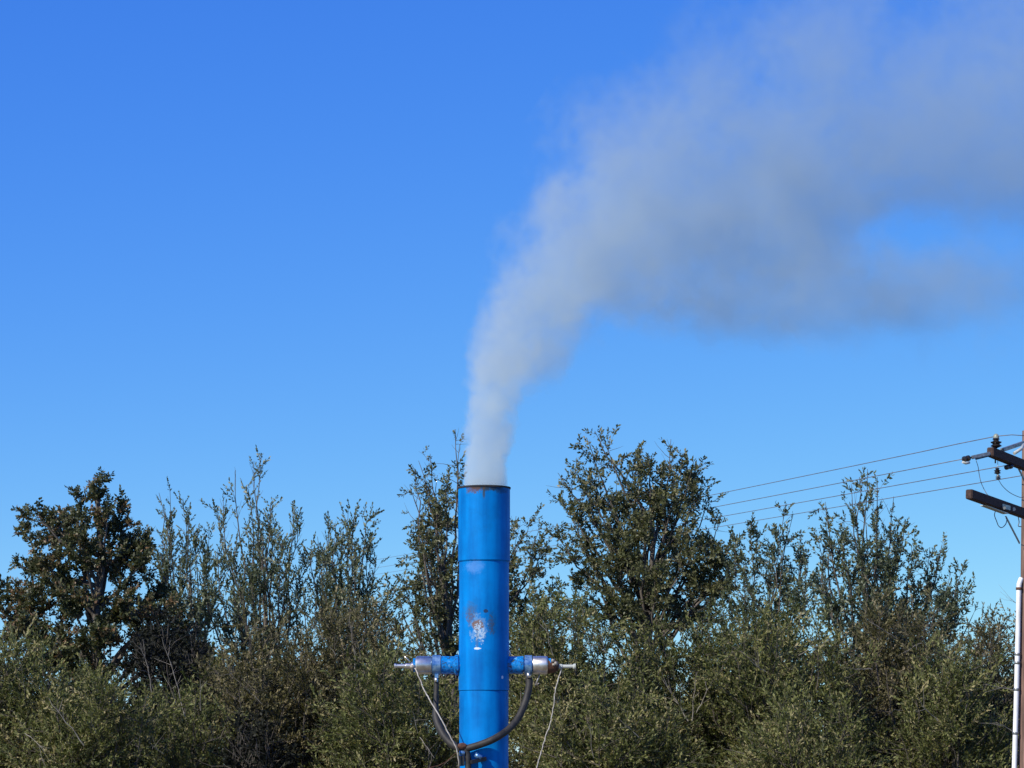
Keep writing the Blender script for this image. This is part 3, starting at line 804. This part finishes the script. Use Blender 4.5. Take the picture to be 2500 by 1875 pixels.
for v in bm.verts:
    v.co = Vector((v.co.x * 13 * K, v.co.y * 10 * K, v.co.z * 8.5 * K)) * (1 + 0.12 * math.sin(v.co.x * 7) * math.cos(v.co.z * 5)) + P(1128, 1822, FR - 0.01)
me = bpy.data.meshes.new('tee_fitting'); bm.to_mesh(me); bm.free()
link('tee_fitting', me, M_rust, h, True)
tube('clamp_ring', [P(1121, 1837, FR - 0.012), P(1135, 1839, FR - 0.012)], 6.0 * K, M_clamp, h, 12)
beam('black_block', P(1127, 1845, FR - 0.005), P(1128, 1870, FR - 0.005), 13 * K, 14 * K, M_blackblk, h, 0.004)
tube('hose_clip', [P(1160, 1842, FR - 0.02), P(1176, 1850, FR - 0.02)], 6 * K, M_clamp, h, 10)
beam('bracket', P(1150, 1861, FR - 0.05), P(1186, 1852, FR + 0.03), 10 * K, 9 * K, M_blackblk, h, 0.004)

def wobble(pts, seed, amp):
    rg = np.random.default_rng(seed)
    out = smooth_path(pts, 7)
    return [p + Vector(rg.normal(0, amp, 3)) if 0 < i < len(out) - 1 else p for i, p in enumerate(out)]
w = tube('lead_wire', wobble([P(1010, 1628, DS - 0.05), P(1018, 1640, DS - 0.07), P(1032, 1677, DS - 0.12), P(1050, 1710, DS - 0.2), P(1075, 1752, DS - 0.26), P(1100, 1800, DS - 0.29), P(1115, 1830, DS - 0.29), P(1120, 1865, DS - 0.28), P(1122, 1930, DS - 0.28), P(1112, 2360, DS - 0.4)], 1, 0.0016), 1.6 * K, M_lead, None, 8)
tag(w, 'pale lead wire slanting down from the left burner to the stack', 'wire', 'pale wires of the burners')
w = tube('lead_wire', wobble([P(1372, 1629, DS - 0.02), P(1368, 1643, DS - 0.03), P(1357, 1680, DS - 0.06), P(1352, 1720, DS - 0.08), P(1344, 1765, DS - 0.1), P(1331, 1800, DS - 0.12), P(1320, 1840, DS - 0.14), P(1310, 1878, DS - 0.16), P(1290, 2000, DS - 0.2), P(1280, 2370, DS - 0.3)], 2, 0.0018), 1.35 * K, M_lead, None, 8)
tag(w, 'pale lead wire hanging free from the right burner nozzle', 'wire', 'pale wires of the burners')
w = tube('lead_wire', wobble([P(1116, 1838, DS - 0.27), P(1107, 1843, DS - 0.28), P(1094, 1856, DS - 0.27), P(1075, 1867, DS - 0.26), P(1052, 1874, DS - 0.26), P(1030, 1884, DS - 0.27), P(1010, 1930, DS - 0.27), P(1000, 2360, DS - 0.2)], 3, 0.0006), 1.0 * K, M_rust, None, 8)
tag(w, 'thin brown wire bowing out left of the tee fitting at the bottom edge', 'wire', 'pale wires of the burners')

# ================================================================== UTILITY POLE
DP = 40.0
KP = DP / FPX
pole = tag(empty('utility_pole', (P(2512, 1900, DP).x, DP, 0.0)), 'brown wooden utility pole with two crossarms at the right edge', 'utility pole')
pt, pb = P(2513, 1052, DP), P(2511, 1880, DP)
dirp = (pb - pt) / (pt.z - pb.z)
gp = pt + dirp * pt.z
rgp = np.random.default_rng(5)
pp = [gp.lerp(pt, i / 24) for i in range(25)]
tube('post', pp, [0.150 - 0.052 * i / 24 for i in range(25)], M_wood, pole, 20)
# white riser conduit on the pole's left side
ct = [P(2493.5, 1412, DP - 0.05), P(2489, 1424, DP - 0.07), P(2487.5, 1440, DP - 0.07), P(2485, 1560, DP - 0.07), P(2481.5, 1700, DP - 0.07), P(2476.5, 1875, DP - 0.07)]
cb = ct[-1] + (ct[-1] - ct[-2]).normalized() * (ct[-1].z / abs((ct[-1] - ct[-2]).normalized().z))
tube('riser_conduit', smooth_path(ct + [cb], 4), 6.2 * KP, M_conduit, pole, 14)
for py, px in ((1437, 2487.8), (1597, 2484.0), (1683, 2481.9), (1790, 2479), (1618, 2483.6)):
    a = P(px, py - 3, DP - 0.07); b = P(px, py + 3, DP - 0.07)
    tube('conduit_strap', [a, b], 7.6 * KP, M_galv if py != 1437 else M_rust, pole, 14)
def arm(e, inn, name='crossarm'):
    a = P(*e); b = P(*inn)
    d = (b - a)
    return beam(name, a, b + d * 0.95, 0.10, 0.128, M_arm, pole, 0.010), a, b
_, a1, b1 = arm((2417, 1103, 38.9), (2512, 1141, 39.86))
_, a2, b2 = arm((2365, 1206, 38.5), (2512, 1258, 39.86))
# braces and bolts
beam('brace', P(2484, 1138, 39.6), P(2506, 1183, 39.88), 0.012, 0.035, M_galv, pole, 0.002)
beam('brace', P(2456, 1262, 39.4), P(2489, 1326, 39.86), 0.012, 0.032, M_galv, pole, 0.002)
tube('bolt', [P(2475, 1243, 39.5), P(2475, 1243, 39.38)], 0.026, M_insw, pole, 10)
tube('bolt', [P(2430, 1109, 39.1), P(2430, 1109, 38.96)], 0.016, M_rust, pole, 10)
tube('bolt', [P(2452, 1240, 39.2), P(2452, 1240, 39.1)], 0.022, M_galv, pole, 10)
beam('arm_bracket', P(2446, 1236, 39.14), P(2468, 1241, 39.36), 0.02, 0.07, M_galv, pole, 0.004)
beam('arm_strap', P(2400, 1234, 38.9), P(2455, 1254, 39.3), 0.09, 0.012, M_insw, pole, 0.002)
# grey cutout bracket above the upper arm
beam('bracket', P(2446, 1099, 39.2), P(2520, 1074, 39.9), 0.06, 0.05, M_galv, pole, 0.008)
tube('cutout_tube', [P(2476, 1107, 39.3), P(2493, 1096, 39.4), P(2500, 1085, 39.5)], 0.022, M_insw, pole, 12)
# pin insulator on the arm end
def insul(px, py, d, s, mat, name='insulator'):
    c = P(px, py, d); k = d / FPX * s
    return lathe(name, [(-14 * k, 2 * k), (-13 * k, 3 * k), (-11 * k, 8 * k), (-8 * k, 14 * k), (-6 * k, 12 * k), (-3 * k, 8 * k), (0, 13 * k), (2 * k, 14 * k), (4 * k, 8 * k), (7 * k, 6 * k), (8 * k, 9 * k), (12 * k, 7 * k), (13 * k, 3 * k)], c, (0, 0, 1), mat, pole, 18)
tube('insulator_pin', [P(2432, 1101, 39.05), P(2432, 1086, 39.05)], 0.009, M_galv, pole, 8)
insul(2432, 1081, 39.05, 1.0, M_ins)
lathe('insulator_cap', [(0, 7 * KP), (5 * KP, 7.5 * KP), (10 * KP, 5 * KP), (12 * KP, 2 * KP)], P(2432, 1071, 39.05), (0, 0, 1), M_insg, pole, 16)
# strain insulators
def strain(a, b, r, mat):
    a, b = Vector(a), Vector(b); L = (b - a).length
    return lathe('strain_insulator', [(0, r * .3), (L * .1, r * .4), (L * .15, r), (L * .3, r), (L * .35, r * .45), (L * .5, r * .45), (L * .55, r), (L * .72, r), (L * .78, r * .4), (L, r * .3)], a, b - a, mat, pole, 14)
strain(P(2350, 1122, 38.7), P(2371, 1117, 38.8), 0.040, M_ins)
tube('dead_end_clamp', [P(2350, 1128, 38.68), P(2358, 1131, 38.7), P(2367, 1129, 38.72)], 0.018, M_insw, pole, 8)
beam('strain_link', P(2372, 1117, 38.8), P(2417, 1107, 38.9), 0.05, 0.05, M_galv, pole, 0.01)
beam('strain_link', P(2382, 1121, 38.85), P(2414, 1113, 38.92), 0.03, 0.022, M_ins, pole, 0.004)
strain(P(2453, 1142, 39.25), P(2475, 1137, 39.4), 0.034, M_ins)
tube('insulator_pin', [P(2436, 1118, 39.15), P(2436, 1166, 39.15)], 0.004, M_galv, pole, 8)
insul(2435, 1150, 39.15, 0.62, M_ins)
insul(2437, 1165, 39.15, 0.5, M_galv)
tube('arm_bolt', [P(2430, 1118, 39.06), P(2430, 1131, 39.06)], 0.010, M_ins, pole, 8)

PLG = 'overhead power lines'
def wire(pts, label, r=0.0058):
    o = tube('power_line', smooth_path(pts, 2), r, M_wire, None, 6)
    return tag(o, label, 'power line', PLG)
def span(a, b, sag, n=60):
    a, b = Vector(a), Vector(b)
    return [a.lerp(b, i / n) - Vector((0, 0, sag * 4 * (i / n) * (1 - i / n))) for i in range(n + 1)]
wire([P(2640, 1062, 39.2), P(2500, 1063.5, 39.1)] + span(P(2432, 1065, 39.05), P(560, 1410, 260), 0.42), 'topmost overhead power line, tied to the pin insulator at the arm end')
wire(span(P(2350, 1121, 38.7), P(560, 1424, 258), 0.42), 'second overhead power line from the top, ending at the strain insulator')
wire(span(P(2453, 1137, 39.25), P(560, 1440, 258), 0.36), 'third overhead power line from the top, running under the upper crossarm')
wire([P(2640, 1140, 41), P(2540, 1155, 40.4)] + span(P(2490, 1162, 40.2), P(560, 1452, 260), 0.36), 'lowest overhead power line passing below the small hanging insulator')
JG = 'drooping jumper wires at the pole'
def jumper(pts, label, r=0.0045):
    o = tube('jumper_wire', smooth_path([P(*p) for p in pts], 6), r, M_wire, None, 6)
    tag(o, label, 'wire', JG)
jumper([(2383, 1124, 38.8), (2388, 1140, 38.9), (2391, 1160, 39.0), (2396, 1180, 39.0), (2408, 1204, 38.95), (2420, 1217, 38.95)], 'jumper wire drooping from the second line to the lower crossarm')
jumper([(2437, 1170, 39.15), (2448, 1187, 39.3), (2466, 1203, 39.5), (2490, 1214, 39.8), (2502, 1212, 39.88)], 'jumper wire drooping from the small hanging insulator to the pole')
jumper([(2430, 1248, 39.0), (2428, 1258, 39.0), (2433, 1272, 39.0), (2438, 1284, 39.05), (2446, 1288, 39.1), (2455, 1280, 39.2), (2458, 1268, 39.3), (2454, 1260, 39.3)], 'curled loose wire loop hanging under the lower crossarm', 0.006)
jumper([(2486, 1262, 39.7), (2488, 1275, 39.8), (2486, 1284, 39.8), (2493, 1286, 39.85)], 'short dangling wire end between the lower crossarm and the pole', 0.006)

# ================================================================== SMOKE
def plume():
    axis_px = [(1186, 1215, 58, 9.0), (1186, 1190, 58, 8.8), (1187, 1100, 59, 7.2), (1193, 1040, 65, 5.8), (1210, 960, 78, 4.3), (1245, 870, 98, 3.1), (1302, 770, 124, 2.35), (1372, 682, 166, 1.8),
               (1472, 602, 236, 1.38), (1640, 530, 320, 0.95), (1910, 468, 410, 0.68), (2200, 410, 445, 0.54), (2520, 330, 440, 0.46), (2900, 250, 480, 0.48), (3300, 170, 520, 0.40)]
    pts = np.array([np.array(P(a, b, DS)) for a, b, _, _ in axis_px])
    wid = np.array([c * K for _, _, c, _ in axis_px]); den = np.array([c for _, _, _, c in axis_px])
    o0 = pts[0]
    u = ((pts[:, 0] - o0[0]) + (pts[:, 2] - o0[2])) / math.sqrt(2)
    v = ((pts[:, 2] - o0[2]) - (pts[:, 0] - o0[0])) / math.sqrt(2)
    U = u[-1]; vmin, vmax = v.min(), v.max()
    slope = np.gradient(v, u); cosf = 1 / np.sqrt(1 + slope ** 2)
    # hull: tube round the axis with a lumpy skin
    rg = np.random.default_rng(8)
    sp = smooth_path([Vector(p) for p in pts], 6)
    n = len(sp); idx = np.linspace(0, len(pts) - 1, n)
    ws = np.interp(idx, np.arange(len(pts)), wid)
    rr = ws * 1.6
    rr[idx < 2] = np.minimum(rr[idx < 2], RS - 0.022)
    rr[(idx >= 2) & (idx < 4)] = ws[(idx >= 2) & (idx < 4)] * 1.2
    vs, fs = ring_tube(sp, list(rr), 20)
    me = mesh_from('smoke_plume', vs, fs)
    m = bpy.data.materials.new('grey_smoke'); m.use_nodes = True
    t = m.node_tree
    t.nodes.remove(t.nodes['Principled BSDF']); out = t.nodes['Material Output']
    tc = node(t, 'ShaderNodeTexCoord')
    s = node(t, 'ShaderNodeSeparateXYZ'); t.links.new(tc.outputs['Object'], s.inputs[0])
    dx = math_n(t, 'SUBTRACT', s.outputs[0], float(o0[0])); dz = math_n(t, 'SUBTRACT', s.outputs[2], float(o0[2]))
    uu = math_n(t, 'DIVIDE', math_n(t, 'ADD', dx, dz), math.sqrt(2) * U)
    vv = math_n(t, 'DIVIDE', math_n(t, 'SUBTRACT', dz, dx), math.sqrt(2))
    def curve(ys, lo, hi):
        c = node(t, 'ShaderNodeFloatCurve'); cm = c.mapping; cu = cm.curves[0]
        for i, (a, b) in enumerate(zip(u / U, (ys - lo) / (hi - lo))):
            if i == 0: cu.points[0].location = (0, b)
            elif i == len(u) - 1: cu.points[-1].location = (1, b)
            else: cu.points.new(a, b)
        cm.update()
        t.links.new(uu, c.inputs['Value'])
        return math_n(t, 'MULTIPLY_ADD', c.outputs[0], hi - lo, lo)
    va = curve(v, vmin, vmax)
    wa = curve(wid / cosf, 0.0, float((wid / cosf).max()))
    da = curve(np.sqrt(den), 0.0, float(np.sqrt(den).max()))
    dv = math_n(t, 'SUBTRACT', vv, va)
    yy = math_n(t, 'SUBTRACT', s.outputs[1], DS)
    wy = curve(wid, 0.0, float(wid.max()))
    a = math_n(t, 'DIVIDE', dv, wa); b = math_n(t, 'DIVIDE', yy, wy)
    r = math_n(t, 'SQRT', math_n(t, 'ADD', math_n(t, 'MULTIPLY', a, a), math_n(t, 'MULTIPLY', b, b)))
    # noise: billows that grow downstream
    gr = math_n(t, 'POWER', math_n(t, 'ADD', wy, 0.02), 0.45)
    vm = node(t, 'ShaderNodeVectorMath', operation='SCALE'); t.links.new(tc.outputs['Object'], vm.inputs[0])
    t.links.new(math_n(t, 'DIVIDE', 1.0, gr), vm.inputs['Scale'])
    n1 = node(t, 'ShaderNodeTexNoise', i_Scale=1.55, i_Detail=6.0, i_Roughness=0.56, i_Distortion=0.5); t.links.new(tc.outputs['Object'], n1.inputs['Vector'])
    n2 = node(t, 'ShaderNodeTexNoise', i_Scale=6.5, i_Detail=3.0, i_Roughness=0.6, i_Distortion=0.4); t.links.new(tc.outputs['Object'], n2.inputs['Vector'])
    near = math_n(t, 'SUBTRACT', 1.0, math_n(t, 'DIVIDE', uu, 0.16), clamp=True)       # 1 at the stack mouth
    amp1 = math_n(t, 'MULTIPLY_ADD', near, -1.9, 2.5)
    amp2 = math_n(t, 'MULTIPLY_ADD', near, 0.0, 1.35)
    e = math_n(t, 'SUBTRACT', 1.12, r)
    e = math_n(t, 'ADD', e, math_n(t, 'MULTIPLY', math_n(t, 'SUBTRACT', n1.outputs[0], 0.5), amp1))
    e = math_n(t, 'ADD', e, math_n(t, 'MULTIPLY', math_n(t, 'SUBTRACT', n2.outputs[0], 0.5), amp2))
    # torn gaps and stray puffs of this plume
    for (px, py, rx, rz, k) in ((2240, 555, 170, 85, -0.9), (2480, 560, 100, 50, -0.5), (1375, 880, 45, 60, 0.4), (1860, 770, 260, 80, 0.5), (1480, 130, 140, 90, -0.5), (2250, 740, 200, 60, 0.25), (2050, 60, 110, 90, 0.5), (1330, 500, 60, 60, 0.3)):
        c = P(px, py, DS)
        qx = math_n(t, 'DIVIDE', math_n(t, 'SUBTRACT', s.outputs[0], c.x), rx * K); qz = math_n(t, 'DIVIDE', math_n(t, 'SUBTRACT', s.outputs[2], c.z), rz * K)
        g = math_n(t, 'EXPONENT', math_n(t, 'MULTIPLY', math_n(t, 'ADD', math_n(t, 'MULTIPLY', qx, qx), math_n(t, 'MULTIPLY', qz, qz)), -1.0))
        e = math_n(t, 'MULTIPLY_ADD', g, k, e)
    e = math_n(t, 'MULTIPLY', e, math_n(t, 'MULTIPLY_ADD', near, 1.6, 1.0))
    mr = node(t, 'ShaderNodeMapRange'); mr.interpolation_type = 'SMOOTHSTEP'
    mr.inputs['From Min'].default_value = 0.0; mr.inputs['From Max'].default_value = 0.62
    t.links.new(e, mr.inputs['Value'])
    cr = math_n(t, 'SUBTRACT', 1.45, math_n(t, 'MULTIPLY', r, 0.75), clamp=False)
    cr = math_n(t, 'MAXIMUM', cr, 0.3)
    lump = node(t, 'ShaderNodeMapRange'); lump.inputs['From Min'].default_value = 0.36; lump.inputs['From Max'].default_value = 0.64
    lump.inputs['To Min'].default_value = 0.55; lump.inputs['To Max'].default_value = 1.45
    n3 = node(t, 'ShaderNodeTexNoise', i_Scale=2.6, i_Detail=4.0, i_Roughness=0.6, i_Distortion=0.8); t.links.new(tc.outputs['Object'], n3.inputs['Vector'])
    t.links.new(n3.outputs[0], lump.inputs['Value'])
    d = math_n(t, 'MULTIPLY', math_n(t, 'MULTIPLY', math_n(t, 'MULTIPLY', mr.outputs[0], cr), lump.outputs[0]), math_n(t, 'MULTIPLY', da, da))
    pv = node(t, 'ShaderNodeVolumePrincipled')
    t.links.new(mixc(t, math_n(t, 'MULTIPLY', uu, 2.1, clamp=True), (0.80, 0.89, 0.92), (0.54, 0.67, 0.76)), pv.inputs['Color'])
    pv.inputs['Anisotropy'].default_value = 0.0
    t.links.new(d, pv.inputs['Density'])
    t.links.new(pv.outputs[0], out.inputs['Volume'])
    o = link('smoke_plume', me, m)
    tag(o, 'pale grey smoke rising from the stack and drifting away to the right', 'smoke', kind='stuff')
plume()
